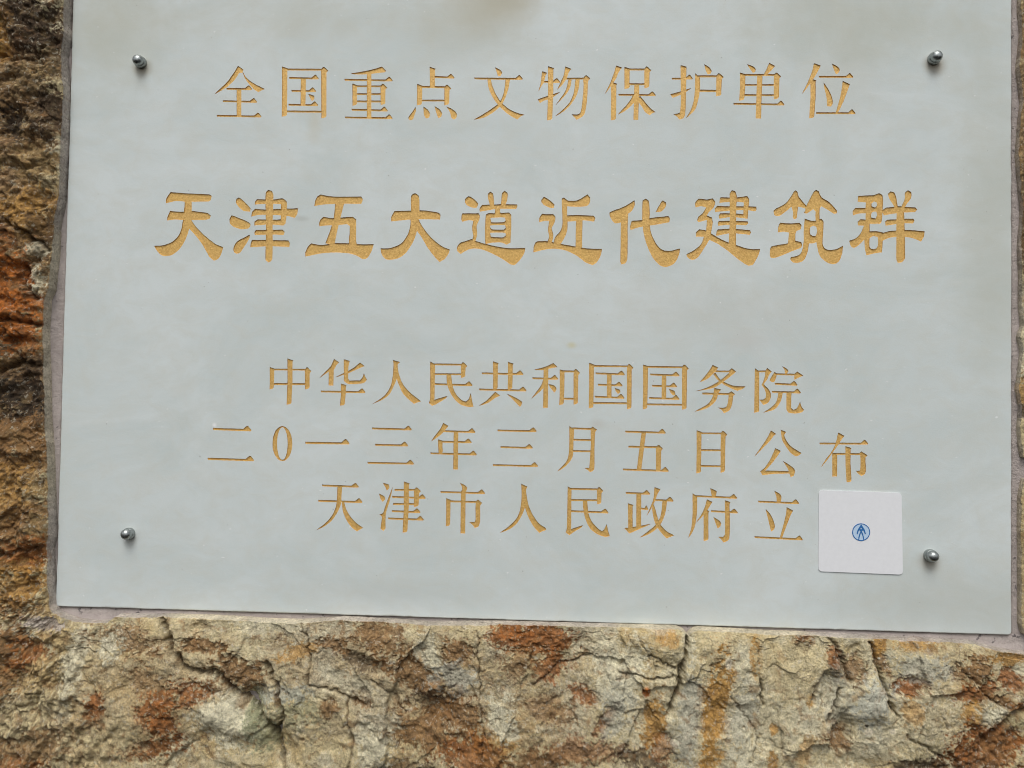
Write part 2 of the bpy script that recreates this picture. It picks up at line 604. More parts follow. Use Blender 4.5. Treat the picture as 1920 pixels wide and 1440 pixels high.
def rock_surface(x, z, edge_d, seed, proud):
    """x,z metres on the wall, edge_d metres from the sawn edge -> height m in front of the plaque face, colour"""
    X, Z = x * 1000, z * 1000
    px, py = to_px(x, z, PROUD)
    wx = X + 9 * fbm(X, Z, 45, 3, seed=seed + 1) + 2.5 * fbm(X, Z, 9, 2, seed=seed + 2)
    wz = Z + 9 * fbm(X, Z, 45, 3, seed=seed + 3) + 2.5 * fbm(X, Z, 9, 2, seed=seed + 4)
    left = 1 - sstep(90, 230, px + 0.25 * np.maximum(py - 1150, 0) * -1 + 30 * fbm(X, Z, 40, 2, seed=9))
    h = 9 * (1 - np.exp(-edge_d * 1000 / 30))
    h = h + 8 * fbm(wx, wz, 130, 3, seed=seed) + 3.2 * fbm(wx, wz, 46, 3, 0.5, True, seed + 5)
    # fracture plates
    for per, tilt, off, k in ((66, 0.15, 1.8, 0), (29, 0.13, 0.8, 3), (12, 0.11, 0.35, 5)):
        f1, f2, cid, ox, oy = worley(wx, wz * 0.85, per, seed + k)
        r = _cr[cid]
        amt = (1 - 0.5 * left)
        h = h + amt * ((r[:, 2] - .5) * 2 * off + tilt * per * ((r[:, 3] - .5) * ox + (r[:, 4] - .5) * oy))
        h = h - amt * 0.3 * off * (1 - sstep(0.0, 0.05, f2 - f1)) * (r[:, 5] > 0.75)
    # crumbly nodules of the weathered left-hand face and of the rusty pockets
    rusty = np.zeros_like(x)
    col = np.empty((len(x), 3)); col[:] = STONE['base']
    drift = fbm(wx, wz, 80, 4, seed=seed + 20)
    for nm, lo, hi, s in (('tan', -0.05, 0.40, 31), ('blue', 0.12, 0.5, 42), ('pale', 0.02, 0.45, 20)):
        mk = sstep(lo, hi, fbm(wx, wz, 55, 5, 0.6, seed=seed + s))[:, None] * (0.45 if nm == 'blue' else 0.75)
        col = col * (1 - mk) + np.array(STONE[nm]) * mk
    rag = fbm(X, Z, 22, 5, 0.62, seed=seed + 50); rag2 = fbm(X, Z, 5, 3, 0.6, seed=seed + 60); rag3 = fbm(X, Z, 2.3, 2, 0.6, seed=seed + 62)
    for ln in PATCH.strip().split('\n'):
        q = ln.split()
        a = [float(v) for v in q[:5]]
        if q[5] in ('rust', 'brown', 'ochre', 'orange'): a[2] *= 1.15; a[3] *= 1.25
        d = ell(px, py, *a)
        near = d < 2.2
        if not near.any(): continue
        mk = np.zeros_like(x)
        mk[near] = sstep(-0.10, 0.30, 1 - d[near] + min(1, a[2] / 18) * (1.0 * rag[near] + 0.75 * rag2[near] + 0.55 * rag3[near])) * float(q[6])
        if q[5] in ('rust', 'brown', 'dark', 'orange', 'black', 'ochre'):
            rusty = np.maximum(rusty, mk * (0.5 if q[5] == 'ochre' else 1))
        col = col * (1 - mk[:, None]) + np.array(STONE[q[5]]) * mk[:, None]
    # loose rusty specks everywhere
    sp = sstep(0.22, 0.42, fbm(wx, wz, 16, 4, 0.6, seed=seed + 71))[:, None] * 0.55
    col = col * (1 - sp) + np.array(STONE['brown']) * sp
    crumb = np.clip(np.maximum(left, rusty), 0, 1)
    f1, f2, cid, ox, oy = worley(wx + 2 * rag2, wz, 13, seed + 8)
    h = h + crumb * 3.0 * (sstep(0.75, 0.0, f1) - 0.45)
    f1, f2, cid, ox, oy = worley(wx + 4 * rag, wz + 3 * rag2, 25, seed + 12)
    h = h + left * 6.0 * (sstep(0.72, 0.0, f1) - 0.4) * (_cr[cid, 2] > 0.3)
    f1, f2, cid, ox, oy = worley(wx, wz, 5.2, seed + 9)
    h = h + crumb * 1.5 * (sstep(0.8, 0.0, f1) - 0.45)
    h = h - rusty * 1.2
    h = h + (0.9 + 0.9 * crumb) * fbm(X, Z, 8, 4, 0.6, seed=seed + 33) + (0.35 + 0.5 * crumb) * fbm(X, Z, 2.4, 2, 0.6, seed=seed + 35)
    pit = sstep(0.20, 0.48, fbm(X, Z, 7, 3, 0.6, seed=seed + 77)) * sstep(-0.05, 0.3, fbm(X, Z, 60, 2, seed=seed + 78))
    h = h - 1.3 * pit
    pk = (pit * 0.5)[:, None]; col = col * (1 - pk) + np.array(STONE['brown']) * pk
    big = left * 5 * fbm(X, Z, 30, 3, 0.55, True, seed + 81)
    h = h + big
    # grain of the nodules: ochre crowns, brown gaps
    gl = (crumb * sstep(0.30, 0.62, f1))[:, None] * 0.5
    col = col * (1 - gl) + np.array(STONE['dark']) * gl
    tn = (left * sstep(0.05, 0.35, fbm(X, Z, 17, 4, 0.65, seed=seed + 91)))[:, None] * 0.28
    col = col * (1 - tn) + np.array(STONE['earth']) * tn
    jag = 5 * fbm(X, Z, 14, 3, 0.6, seed=seed + 95) + 2 * fbm(X, Z, 4, 2, seed=seed + 96)
    jag2 = 5 * fbm(X, Z, 14, 3, 0.6, seed=seed + 97) + 2 * fbm(X, Z, 4, 2, seed=seed + 98)
    for pts, dep, hw in CRACK:
        xs = [p[0] for p in pts]; ys = [p[1] for p in pts]
        sel = (px > min(xs) - 30) & (px < max(xs) + 30) & (py > min(ys) - 30) & (py < max(ys) + 30)
        if not sel.any(): continue
        d = seg_dist(px[sel] + jag[sel] * 1.6, py[sel] + jag2[sel] * 1.6, pts) * 0.53
        h[sel] -= 1.35 * dep * np.exp(-(d / hw) ** 1.3)
        k = (np.exp(-(d / (hw * 0.9)) ** 2) * 0.5)[:, None]
        col[sel] = col[sel] * (1 - k) + np.array(STONE['dark']) * k
    for dx_, dy_, rx, ry, rot, hh in DENT:
        d = ell(px + jag * 1.5, py + jag2 * 1.5, dx_, dy_, rx, ry, rot)
        h = h + 1.3 * hh * (1 - sstep(0.25, 1.15, d))
    # chipped arris: keep the lip near the sawn plane
    lip = np.exp(-edge_d * 1000 / 5.0)
    h = h * (1 - 0.85 * lip)
    return proud + h * 0.001, col

def ruled_rock(name, inner, outer, nrow, seed, loc, parent, power=1.25, step=0.00095, proud=PROUD):
    """inner/outer: matching (n,2) px polylines of the sawn edge and the far edge; skirt runs back into the wall"""
    inner = np.array(inner, float); outer = np.array(outer, float)
    ix, iz = XZ(inner[:, 0], inner[:, 1], proud); ox, oz = XZ(outer[:, 0], outer[:, 1], proud)
    seg = np.maximum(np.hypot(np.diff(ix), np.diff(iz)), 0.5 * np.hypot(np.diff(ox), np.diff(oz)))
    t = np.concatenate([[0], np.cumsum(seg)])
    n = int(t[-1] / step)
    tt = np.linspace(0, t[-1], n)
    ax, az, bx, bz = (np.interp(tt, t, q) for q in (ix, iz, ox, oz))
    # ragged sawn edge
    dirx, dirz = bx - ax, bz - az
    L = np.hypot(dirx, dirz); dirx /= L; dirz /= L
    rg = 0.0022 * fbm(ax * 1000, az * 1000, 30, 4, 0.6, seed=seed + 3) + 0.0012 * fbm(ax * 1000, az * 1000, 6, 3, 0.6, seed=seed + 4)
    sx0, sz0 = ax, az
    ax = ax + dirx * rg; az = az + dirz * rg
    v = np.linspace(0, 1, nrow) ** power
    GX = ax[None] + (bx - ax)[None] * v[:, None]; GZ = az[None] + (bz - az)[None] * v[:, None]
    ED = np.hypot(GX - ax[None], GZ - az[None])
    h, col = rock_surface(GX.ravel(), GZ.ravel(), ED.ravel(), seed, proud)
    h = h.reshape(nrow, n); col = col.reshape(nrow, n, 3)
    # sawn inner wall: six rows going back
    K = 7
    back = np.linspace(-0.012, 1, K, endpoint=False)
    SX, SZ, SH, SC = [], [], [], []
    for k, b in enumerate(back):
        f = max(b, 0)
        ins = -0.0012 * (1 - f)
        wob = 0.0002 * perlin(ax * 260 + k * 3, az * 260 + k)
        SX.append(sx0 + (ax - sx0) * f ** 2 + dirx * (ins + wob)); SZ.append(sz0 + (az - sz0) * f ** 2 + dirz * (ins + wob))
        SH.append(np.where(b < 0, -0.012, h[0] * f))
        apx, apy = to_px(ax, az, PROUD)
        cw = sstep(290, 330, apx) * (1 - sstep(560, 640, apx)) + sstep(1140, 1175, apx) * (1 - sstep(1500, 1540, apx)) + 0.25 * sstep(600, 640, apx) * (1 - sstep(1140, 1180, apx))
        cw = np.where(apy > 1130, np.clip(cw, 0, 1), 0)[:, None]
        tw = np.where((apx < 140) & (apy < 1130), sstep(400, 450, apy) * (1 - sstep(900, 980, apy)), 0)[:, None]
        cm = np.array(STONE['mauve']) * (1 - cw) + np.array(STONE['cream']) * cw
        cm = np.where((apx > 1900)[:, None] & (apy < 1210)[:, None], 0.6 * np.array(STONE['mauve']) + 0.4 * col[0], cm)
        cm = cm * (1 - tw) + np.array((0.60, 0.53, 0.43)) * tw
        nn = sstep(-0.2, 0.3, fbm(ax * 1000 + k, az * 1000, 20, 3, seed=seed + 40))[:, None]
        SC.append(cm * (0.8 + 0.2 * nn) * (1 - 0.25 * f) + col[0] * 0.25 * f)
    GX = np.concatenate([np.array(SX), GX]); GZ = np.concatenate([np.array(SZ), GZ])
    h = np.concatenate([np.array(SH), h]); col = np.concatenate([np.array(SC), col])
    R = nrow + K
    V = np.stack([GX - loc[0], -h - loc[1], GZ - loc[2]], -1).reshape(-1, 3)
    idx = np.arange(R * n).reshape(R, n)
    F = np.stack([idx[:-1, :-1], idx[:-1, 1:], idx[1:, 1:], idx[1:, :-1]], -1).reshape(-1, 4)
    # closed back so that the stone is solid
    me = mesh_np(name, V, F)
    at = me.color_attributes.new('stone_colour', 'FLOAT_COLOR', 'POINT')
    c4 = np.ones((len(V), 4), np.float32); c4[:, :3] = np.clip(col.reshape(-1, 3) * np.array([1.06, 1.07, 1.02]), 0, 0.8)
    at.data.foreach_set('color', c4.ravel())
    return link(name, me, ROCK, parent)

WALL_LOC = (0.0, 0.0, 0.73)
wall = thing('stone_wall', 'rough rust-stained limestone wall, cut out around the white marble plaque', 'wall', WALL_LOC)

left_edge = [(121, -75), (120, 0), (118, 40), (120, 60), (113, 100), (117, 170), (115, 240), (112, 300), (107, 380), (99, 420), (96, 480), (90, 540),
             (82, 560), (79, 620), (81, 700), (82, 780), (86, 840), (88, 900), (90, 960), (90, 1010), (86, 1030), (87, 1070), (90, 1120)]
corner = [(92, 1138), (98, 1150), (112, 1158)]
bottom_edge = [(135, 1166), (175, 1170), (200, 1168), (215, 1158), (300, 1158), (400, 1161), (480, 1166), (560, 1169), (640, 1163), (720, 1167), (800, 1173),
               (900, 1172), (960, 1172), (1060, 1175), (1150, 1177), (1270, 1180), (1283, 1186), (1291, 1194), (1300, 1186), (1310, 1182), (1440, 1190),
               (1550, 1194), (1650, 1199), (1750, 1204), (1830, 1209), (1880, 1222), (1905, 1226), (2060, 1236), (2330, 1246)]
top_edge = [(2060, -105), (1700, -103), (1300, -101), (900, -99), (500, -101), (200, -97), (135, -95)]
inn, out = [], []
for x, y in top_edge:
    inn.append((x, y)); out.append((x, -460))
inn.append((124, -92)); out.append((-240, -460))
inn.append((121, -88)); out.append((-440, -380))
for x, y in left_edge:
    inn.append((x, y)); out.append((-440, y))
for (x, y), o in zip(corner, [(-440, 1400), (-440, 1760), (-150, 1760)]):
    inn.append((x, y)); out.append(o)
for x, y in bottom_edge:
    inn.append((x, y)); out.append((x, 1760))
s1 = ruled_rock('rough_stone', inn, out, 290, 0, WALL_LOC, wall, power=1.45)
s1['label'] = 'large rusty beige stone below and left of the plaque'
ru_in = [(1916, -100), (1914, 20), (1918, 60), (1912, 130), (1919, 190), (1914, 240), (1911, 290), (1916, 350), (1920, 400), (1915, 460), (1917, 520), (1916, 570), (1920, 610), (1913, 630), (1919, 660), (1914, 700), (1910, 730), (1917, 765), (1914, 800), (1916, 835), (1920, 858), (2325, 876)]
ru_out = [(2330, y) for x, y in ru_in[:-2]] + [(2330, 850), (2332, 872)]
s2 = ruled_rock('rough_stone', ru_in, ru_out, 170, 40, WALL_LOC, wall, proud=0.0035)
s2['label'] = 'narrow strip of grey-brown stone at the right edge above the mortar joint'
rl_in = [(2325, 900), (1922, 897), (1916, 930), (1914, 1000), (1916, 1100), (1915, 1170), (1921, 1190), (2325, 1206)]
rl_out = [(2332, 896), (2332, 905), (2332, 930), (2332, 1000), (2332, 1100), (2332, 1170), (2332, 1186), (2332, 1192)]
s3 = ruled_rock('rough_stone', rl_in, rl_out, 170, 60, WALL_LOC, wall, proud=0.0035)
s3['label'] = 'short strip of grey-brown stone at the right edge below the mortar joint'

STROKES = """
@ 1 390 100 8
# 全
c 450,190* 530,245* 515,290 470,290 405,385 300,490 195,560 100,612* 180,535 290,430 370,320 420,245
c 515,270* 570,360 650,430 750,488 850,535* 800,555 755,580* 690,535 620,460 560,380
h 280,530 660,535
l 465,535 465,945 66
h 225,715 735,725
h 135,935 800,945
# 国
v 1150,200 1145,945 72
r 1738,205 1738,970 70
l 1150,242 1710,245 24
l 1170,872 1700,876 24
h 1220,368 1660,375
h 1255,562 1620,565
h 1210,770 1650,775
l 1430,370 1425,770 70
c 1505,610* 1590,640 1595,680 1560,715* 1530,660
@ 1 630 100 8
# 重
c 220,305* 480,260 600,230 690,200* 750,265* 725,280 600,295 480,310 330,315
l 497,300 497,955 62
h 130,395 848,405
v 280,455 280,780 62
r 705,460 705,770 64
l 300,495 680,495 22
l 300,612 680,612 22
l 300,722 690,722 24
h 238,845 775,855
h 138,960 848,970
# 点
v 1445,205 1445,515 70
h 1480,352 1775,362
v 1255,462 1250,775 70
r 1665,472 1660,775 66
l 1280,505 1640,508 24
l 1280,708 1640,708 22
c 1190,805* 1200,850 1175,920 1155,985 1105,1000 1085,970 1120,915 1160,865
c 1310,800* 1370,840 1405,900 1395,960 1355,975 1325,930
c 1480,795* 1560,850 1590,905 1575,950 1540,970 1510,900
c 1660,800* 1760,850 1810,910 1800,970 1770,990 1735,970 1710,880
@ 1 870 100 8
# 文
c 465,210* 540,250 570,295 545,340 510,340* 490,270
h 158,375 880,380
c 355,380* 400,385* 420,480 480,620 560,740 680,840 800,895 905,920* 850,945 800,990* 690,930 560,820 460,700 385,560 360,450
c 625,385* 690,385* 660,540 610,680 550,780 440,880 300,960 150,995* 280,920 420,830 530,740 590,620 615,500
# 物
c 1175,270* 1245,295* 1220,330 1200,430 1165,480 1115,570* 1150,460 1165,350
v 1300,195 1285,1000 72
h 1190,425 1440,428
p 1110,690 1270,635 1440,580 1400,610 1300,680 1200,705 1140,745
c 1520,200* 1610,235* 1570,280 1540,370 1480,460 1400,545* 1450,440 1500,320
l 1530,380 1810,378 22
c 1570,385* 1615,385* 1590,510 1530,610 1450,700 1375,775* 1440,690 1520,570 1550,480
c 1675,385* 1735,385* 1715,540 1660,680 1560,810 1460,890 1370,945* 1480,850 1590,730 1650,580
c 1790,370* 1830,325* 1892,380* 1860,410 1850,600 1830,800 1790,930 1690,995* 1660,960 1615,915* 1690,920 1740,900 1765,820 1785,650 1795,500
@ 1 1120 100 8
# 保
c 285,185* 370,215* 320,280 280,370 210,480 110,615* 180,480 240,330
v 245,430 240,1000 72
v 445,205 445,530 72
r 745,200 742,520 68
l 450,242 720,242 24
l 470,462 715,465 24
l 592,470 578,995 68
h 318,620 875,625
c 540,630* 600,640 560,720 490,800 400,870 310,915* 400,820 470,740
c 640,640* 720,740 800,830 870,880* 830,890 785,925* 720,880 670,800 610,700
# 护
c 1250,180* 1335,200* 1325,700 1315,900 1290,970 1230,990* 1200,950 1140,910* 1200,905 1240,890 1255,700
h 1120,378 1430,375
p 1095,615 1250,575 1410,520 1390,535 1310,590 1200,640 1130,665
c 1605,165* 1690,220 1715,265 1690,310 1660,315* 1630,260
c 1470,300* 1510,340 1535,370* 1535,560 1510,700 1470,830 1400,910 1330,970* 1400,860 1445,720 1465,550
l 1510,345 1800,345 26
r 1828,300 1820,640 72
l 1530,560 1795,565 28
@ 1 1370 100 8
# 单
c 250,165* 340,200 375,240 365,275 335,290* 290,230
p 580,145 665,190 640,220 540,325 495,325 540,240
v 180,290 165,705 72
r 690,292 685,685 72
l 190,325 690,325 24
l 210,475 660,475 20
l 190,628 660,628 24
l 437,335 415,975 74
h 45,755 805,765
# 位
c 1250,150* 1350,185* 1320,240 1270,330 1200,440 1070,610* 1150,450 1220,280
v 1235,380 1215,970 72
c 1520,155* 1610,205 1635,255 1610,300 1580,310* 1550,240
h 1325,350 1835,350
c 1395,440* 1450,520 1510,640 1530,740 1500,795 1450,790* 1440,660 1410,530
p 1680,415 1785,465 1750,560 1690,720 1610,885 1580,885 1640,680 1675,500
h 1285,895 1870,895
@ 2 280 350 6.4
# 天
c 255,65* 450,80 720,92* 748,110 735,165* 715,178 510,180* 508,290* 700,318 738,345 725,385 680,398 505,400* 560,480 680,600 800,690 885,725* 870,790 830,865 775,888* 720,840 640,700 550,580 480,505* 440,620 370,740 270,820 165,830 100,780 55,710* 180,700 290,650 370,550 405,400* 290,395 215,408* 215,370 250,290* 340,300 415,300* 425,180* 330,170 260,185 200,200* 205,140
# 津
c 1075,130 1130,170 1215,260* 1210,300* 1130,290 1070,240 1038,190 1045,145
c 985,345 1060,370 1160,410 1215,450 1190,500 1100,510 1010,480 965,440 960,390
c 1205,575* 1205,610 1160,690 1080,800 1020,790 1008,735 1050,660 1120,620
c 1395,80 1430,38 1470,50 1490,100* 1480,400 1475,870 1430,910 1395,880 1400,500
c 1290,150* 1480,155 1600,140 1650,180* 1650,265 1635,440 1610,465* 1580,440 1580,210* 1480,205 1350,208 1265,215* 1268,180
c 1270,265* 1400,275 1600,265 1785,260* 1775,330 1745,375* 1650,350 1470,338 1310,340 1222,360* 1235,300
c 1300,392* 1480,395 1640,390* 1610,465* 1450,455 1260,465* 1262,420
c 1280,520* 1450,520 1600,515* 1625,545 1610,580* 1450,575 1265,580* 1262,545
c 1230,640* 1440,640 1670,645* 1688,680 1680,725* 1450,715 1210,728* 1215,680
@ 2 560 350 6.4
# 五
c 265,92* 330,108 450,120 750,118* 772,150 750,205* 500,205 320,212 188,232* 200,160 225,115
c 440,200* 545,205* 520,300 470,500 430,690* 390,690 320,680* 380,520 420,380
c 300,362* 400,378 520,370 650,362 690,395* 688,650* 700,700* 600,700* 612,470 580,450* 480,460 350,465 248,475* 245,440 265,390
c 150,682* 280,700 430,678 610,680 750,690 900,690* 880,760 830,850 770,870 700,830 600,800 420,790 250,805 80,840* 80,790 110,720
# 大
c 1350,110 1395,78 1440,110 1450,200 1450,300* 1440,410* 1350,420*
c 1150,292* 1350,288 1500,285 1680,310* 1702,335 1695,395* 1500,390 1330,395 1110,418* 1108,370
c 1340,385* 1450,400* 1420,530* 1380,650 1290,790 1190,860 1060,875 1000,820 982,740* 1100,735 1230,680 1310,570 1340,460
c 1340,385* 1440,400* 1500,500 1600,620 1720,715 1815,755* 1800,800 1750,870 1690,905* 1620,830 1540,720 1470,600 1420,530
@ 2 850 350 6.4
# 道
c 140,150 180,115 230,135 300,205 285,250 220,250 160,220 140,190
c 110,318* 200,320 300,318* 320,345 310,400 280,470 285,560 265,660* 240,665 220,650* 240,590 225,500 240,410* 190,400 110,422* 95,400 98,350
c 215,630* 260,648 400,690 560,725 700,740 860,735* 855,790 800,880 735,942* 680,930 600,875 460,800 330,750 220,745 150,770 90,808* 45,770 50,710 80,675
c 415,85 445,60 475,80 485,150 490,225* 440,225* 418,150
c 585,75 615,48 650,75 650,140 625,225* 570,225*
c 345,218* 450,215 600,210 765,212* 770,235 755,268* 600,265 470,275 320,300* 312,270
c 500,260* 560,260* 560,305 590,335* 480,335* 500,305
c 390,335* 420,318 550,320 670,312 695,340* 695,500 685,670* 640,695 580,670 470,672 385,690* 380,500
o 445,378 620,372 628,410 605,425 455,425
o 445,465 620,462 630,495 605,515 460,512 440,485
o 440,555 625,555 630,585 600,608 450,600
# 近
c 1055,160 1085,122 1130,145 1215,215 1205,255 1150,250 1080,215 1055,185
c 1065,325* 1130,330 1200,330* 1225,360 1215,430 1180,500 1200,570 1190,640 1180,675* 1120,675* 1150,600 1135,530 1150,410* 1100,410 1030,425* 1030,380
c 1010,655* 1130,655 1280,685 1450,715 1600,740 1785,748* 1770,820 1720,910 1670,940* 1590,910 1480,830 1360,770 1220,745 1100,755 960,788* 965,720 985,670
c 1300,145* 1325,128* 1370,165* 1365,300 1370,500 1340,600 1280,700* 1200,690* 1225,600 1280,540 1310,450 1305,300
c 1310,140* 1380,168 1480,165 1560,125 1610,90* 1640,130 1635,200 1590,235 1480,240 1350,235*
c 1350,345* 1500,340 1680,348* 1705,375 1690,420* 1570,405 1380,420* 1350,420*
l 1512,390 1505,730 78
@ 2 1130 350 6.4
# 代
c 80,310* 120,290 220,255 310,210 380,162* 385,220 350,290 305,325* 300,500 300,700 295,870 270,920 225,935 210,900* 215,700 218,430* 150,440 110,400 85,350
c 350,410* 470,400 620,370 790,352* 808,380 800,425* 650,455 470,480 335,520* 328,480
c 480,165 515,142 550,165 565,300 560,400* 580,550 640,680 710,755 800,770 930,742* 915,820 860,920 770,962 690,945 600,850 530,700 490,550 475,380
c 720,165 760,190 750,250 700,300 635,305* 680,220
# 建
c 1150,145 1250,155 1320,140 1350,180 1330,250 1270,310 1250,345* 1310,370* 1320,430 1300,560* 1240,560* 1250,400* 1150,425 1135,410 1150,360 1200,320 1240,250* 1180,235 1115,250* 1108,200
c 1160,512* 1240,525 1300,560* 1400,620 1510,670 1600,700 1750,745 1890,750* 1870,820 1800,940 1750,950 1650,890 1500,770 1370,680 1280,640* 1230,720 1140,850 1070,880 1010,840 1005,810* 1100,760 1180,690 1215,600* 1120,600* 1120,550
c 1525,80 1550,42 1590,55 1610,110* 1600,400 1600,720* 1510,700* 1525,400
c 1415,125* 1520,130 1640,125 1735,112* 1760,150 1750,240 1740,385* 1690,380 1695,190* 1610,180 1500,185 1400,195* 1405,150
c 1375,230* 1550,235 1750,235 1845,240* 1845,280 1830,295* 1700,280 1500,290 1350,305* 1345,265
c 1410,320* 1550,320 1740,335* 1740,385* 1550,365 1400,385* 1390,350
c 1395,412* 1550,410 1740,415* 1745,445 1720,465* 1550,455 1385,470* 1380,435
c 1385,512* 1550,505 1770,522* 1780,550 1765,578* 1550,560 1360,590* 1365,540
@ 2 1440 350 6.4
# 筑
c 65,290* 100,260 210,200 280,110 310,60 330,42* 355,65 370,120 460,230* 500,150 550,60 575,38* 610,55 640,125 740,190 830,290* 825,320 790,325 720,280 640,235* 620,260* 618,405* 570,405* 570,300* 545,270* 460,325* 430,315* 450,265 360,240* 355,290 345,380 320,392 300,380 300,300 280,240* 210,300 130,355 75,340
c 145,432* 250,440 380,435* 405,460 395,510 345,530* 330,560 330,650* 400,665* 410,700 400,730 300,770 100,850 30,850 22,780 40,720 120,700 240,680* 250,550* 200,540 120,550* 120,490
c 440,382* 490,400 560,410 640,385* 665,410 665,500 655,680 680,740 740,760 830,745 900,705* 890,800 850,900 780,930 700,905 620,830 590,720 580,665* 540,680* 490,680* 480,760 440,870 380,910 300,910 265,870 275,845* 350,830 400,790 425,680 430,500
o 505,490 540,468 580,480 590,530 570,590 540,592 505,570
# 群
c 1080,112* 1180,105 1270,100 1330,78* 1375,105 1375,300 1360,430 1340,445* 1220,445* 1220,540* 1150,640* 1090,700 1030,735 985,700 975,650* 1050,620 1110,560 1150,470* 1080,465* 1075,420 1110,390* 1170,395* 1175,320* 1100,320 1020,345* 1015,290 1050,255* 1170,255* 1175,190* 1075,180*
o 1245,200 1270,178 1305,190 1310,225 1285,250 1245,235
o 1245,310 1300,300 1310,340 1290,382 1240,370
c 1205,535* 1300,535 1380,550* 1375,700 1365,790* 1300,795 1180,825* 1165,760 1155,630*
o 1220,620 1270,592 1315,605 1320,680 1300,742 1235,745 1220,720
c 1440,85 1470,55 1510,65 1535,120 1560,250* 1520,245* 1460,150
c 1645,70 1680,42 1720,65 1715,140 1670,200 1640,250* 1595,250* 1640,150
c 1420,250* 1550,240 1700,245 1770,248* 1788,275 1765,305* 1640,310 1500,325 1390,345* 1370,290
c 1430,395* 1550,390 1660,385 1745,385* 1760,410 1740,442* 1600,440 1410,470* 1405,420
c 1545,235* 1630,235* 1640,500 1645,860* 1610,905 1555,912* 1540,880 1540,500
c 1365,560* 1450,535 1550,525 1700,520 1880,535* 1870,600 1835,660* 1740,620 1600,600 1450,615 1360,660*
@ 3 490 660 8
# 中
v 160,228 155,555 58
r 690,232 690,555 62
l 170,262 680,265 20
l 180,480 690,482 24
v 430,100 415,785 68
# 华
c 1090,108* 1165,155* 1120,200 1090,260 1000,300 875,388* 960,300 1040,220
l 1050,235 1045,500 68
c 1240,110* 1325,135* 1305,220 1300,400 1320,430* 1480,430* 1520,380 1540,318* 1555,370 1580,415* 1540,460 1450,475 1300,475 1240,430*
p 1480,160 1545,210 1450,250 1300,320 1200,350 1110,380 1200,335 1300,290 1400,230
v 1230,475 1215,800 66
h 895,590 1560,600
@ 3 690 660 8
# 人
c 378,122* 480,152* 445,180 450,280 500,440 580,560 690,660 795,740* 740,755 690,775* 600,700 520,610 470,500 430,400* 390,500 320,630 220,710 65,780* 180,710 280,620 345,500 375,350 385,200
# 民
c 935,145* 1005,185* 1000,400 995,720* 1090,690 1190,660* 1170,690 1040,770 965,805* 915,765* 935,700
r 1430,155 1428,385 58
l 990,185 1410,190 22
l 990,332 1410,335 22
h 990,480 1565,495
c 1180,335* 1245,335* 1265,500 1310,620 1400,720 1470,745 1510,715 1540,620* 1560,740 1580,820* 1500,820 1380,780 1280,680 1210,550 1185,450
@ 3 890 660 8
# 共
v 312,142 310,560 64
v 535,150 530,560 64
h 110,318 730,330
h 70,560 775,575
c 310,600* 380,655* 300,690 200,760 65,808* 180,730 260,650
c 485,630* 600,680 710,750 700,790 680,820* 620,760 550,690
# 和
c 895,265* 1040,230 1180,170* 1240,225* 1150,240 1050,265 960,270
l 1070,250 1062,835 66
h 870,392 1250,400
c 1030,410* 1060,440 1050,500 1000,570 850,700* 920,610 1000,500
c 1105,480* 1200,510 1225,560 1195,608* 1150,550
v 1312,262 1302,790 64
r 1520,258 1515,785 60
l 1310,290 1510,293 22
l 1330,700 1490,700 22
@ 3 1090 660 8
# 国
v 152,165 145,840 64
r 720,182 718,855 62
l 150,210 700,216 22
l 170,765 690,770 24
h 215,318 650,335
h 250,488 615,500
h 205,670 645,685
l 420,325 418,680 64
c 500,540* 575,570 585,600 550,628* 520,590
# 国
v 962,190 955,855 64
r 1548,192 1545,860 64
l 960,222 1520,230 22
l 980,785 1520,792 22
h 1035,335 1470,350
h 1065,505 1435,515
h 1020,690 1470,700
l 1240,345 1238,690 62
c 1315,555* 1400,590 1410,640 1380,650* 1340,610
@ 3 1290 660 8
# 务
c 370,195* 450,235* 420,280 370,330 290,400 180,450* 250,370 320,280
l 410,290 640,292 20
c 615,285* 655,245* 718,295* 690,320 600,390 480,480 370,540 110,590* 250,550 400,480 520,400 620,310
c 380,330* 410,310* 460,390 520,440 640,495 740,515 860,515* 820,550 740,580* 640,540 530,480 440,410
c 395,540* 495,565* 450,620 430,700 370,780 270,845 100,895* 200,840 300,780 360,700 385,620
l 215,622 630,632 24
c 610,620* 650,590* 705,635* 675,660 660,780 620,870 540,915* 500,860 445,835* 520,840 570,830 595,780 610,680
# 院
c 1005,245* 1060,290 1065,300* 1065,890* 995,910*
l 1040,292 1170,290 22
c 1160,280* 1190,242* 1255,295* 1220,330 1180,420 1135,485 1190,540 1235,610 1240,680 1200,760 1130,790* 1100,750 1070,715* 1130,715 1165,690 1170,620 1150,550 1105,495* 1140,420 1160,330
c 1415,215* 1490,260 1505,290 1460,340* 1450,270
c 1300,300* 1330,325* 1320,380 1285,450 1225,430* 1250,380
l 1310,332 1620,340 22
p 1600,330 1640,295 1725,355 1660,380 1595,415
h 1305,475 1640,490
h 1260,595 1690,605
c 1360,600* 1420,600* 1400,700 1360,790 1290,860 1130,910* 1240,840 1320,760 1345,680
c 1478,605* 1550,605* 1545,840 1580,870* 1630,850 1660,800 1680,745* 1700,820 1740,870* 1700,905 1600,920 1510,905 1478,860*
@ 4 380 780 6.857
# 二
h 135,165 625,180
h 65,548 660,565
# 〇
e 1025,355 125,222
k 1025,355 68,208
# 一
h 1322,342 1888,350
@ 4 680 780 8
# 三
h 145,185 735,200
h 190,430 680,440
h 75,700 765,712
# 年
c 1210,105* 1285,150* 1250,190 1200,250 1130,310 1030,378* 1100,280 1170,190
h 1200,225 1690,238
v 1165,350 1172,560 58
h 1170,382 1635,392
h 1020,558 1710,575
l 1400,230 1393,800 64
@ 4 910 780 8
# 三
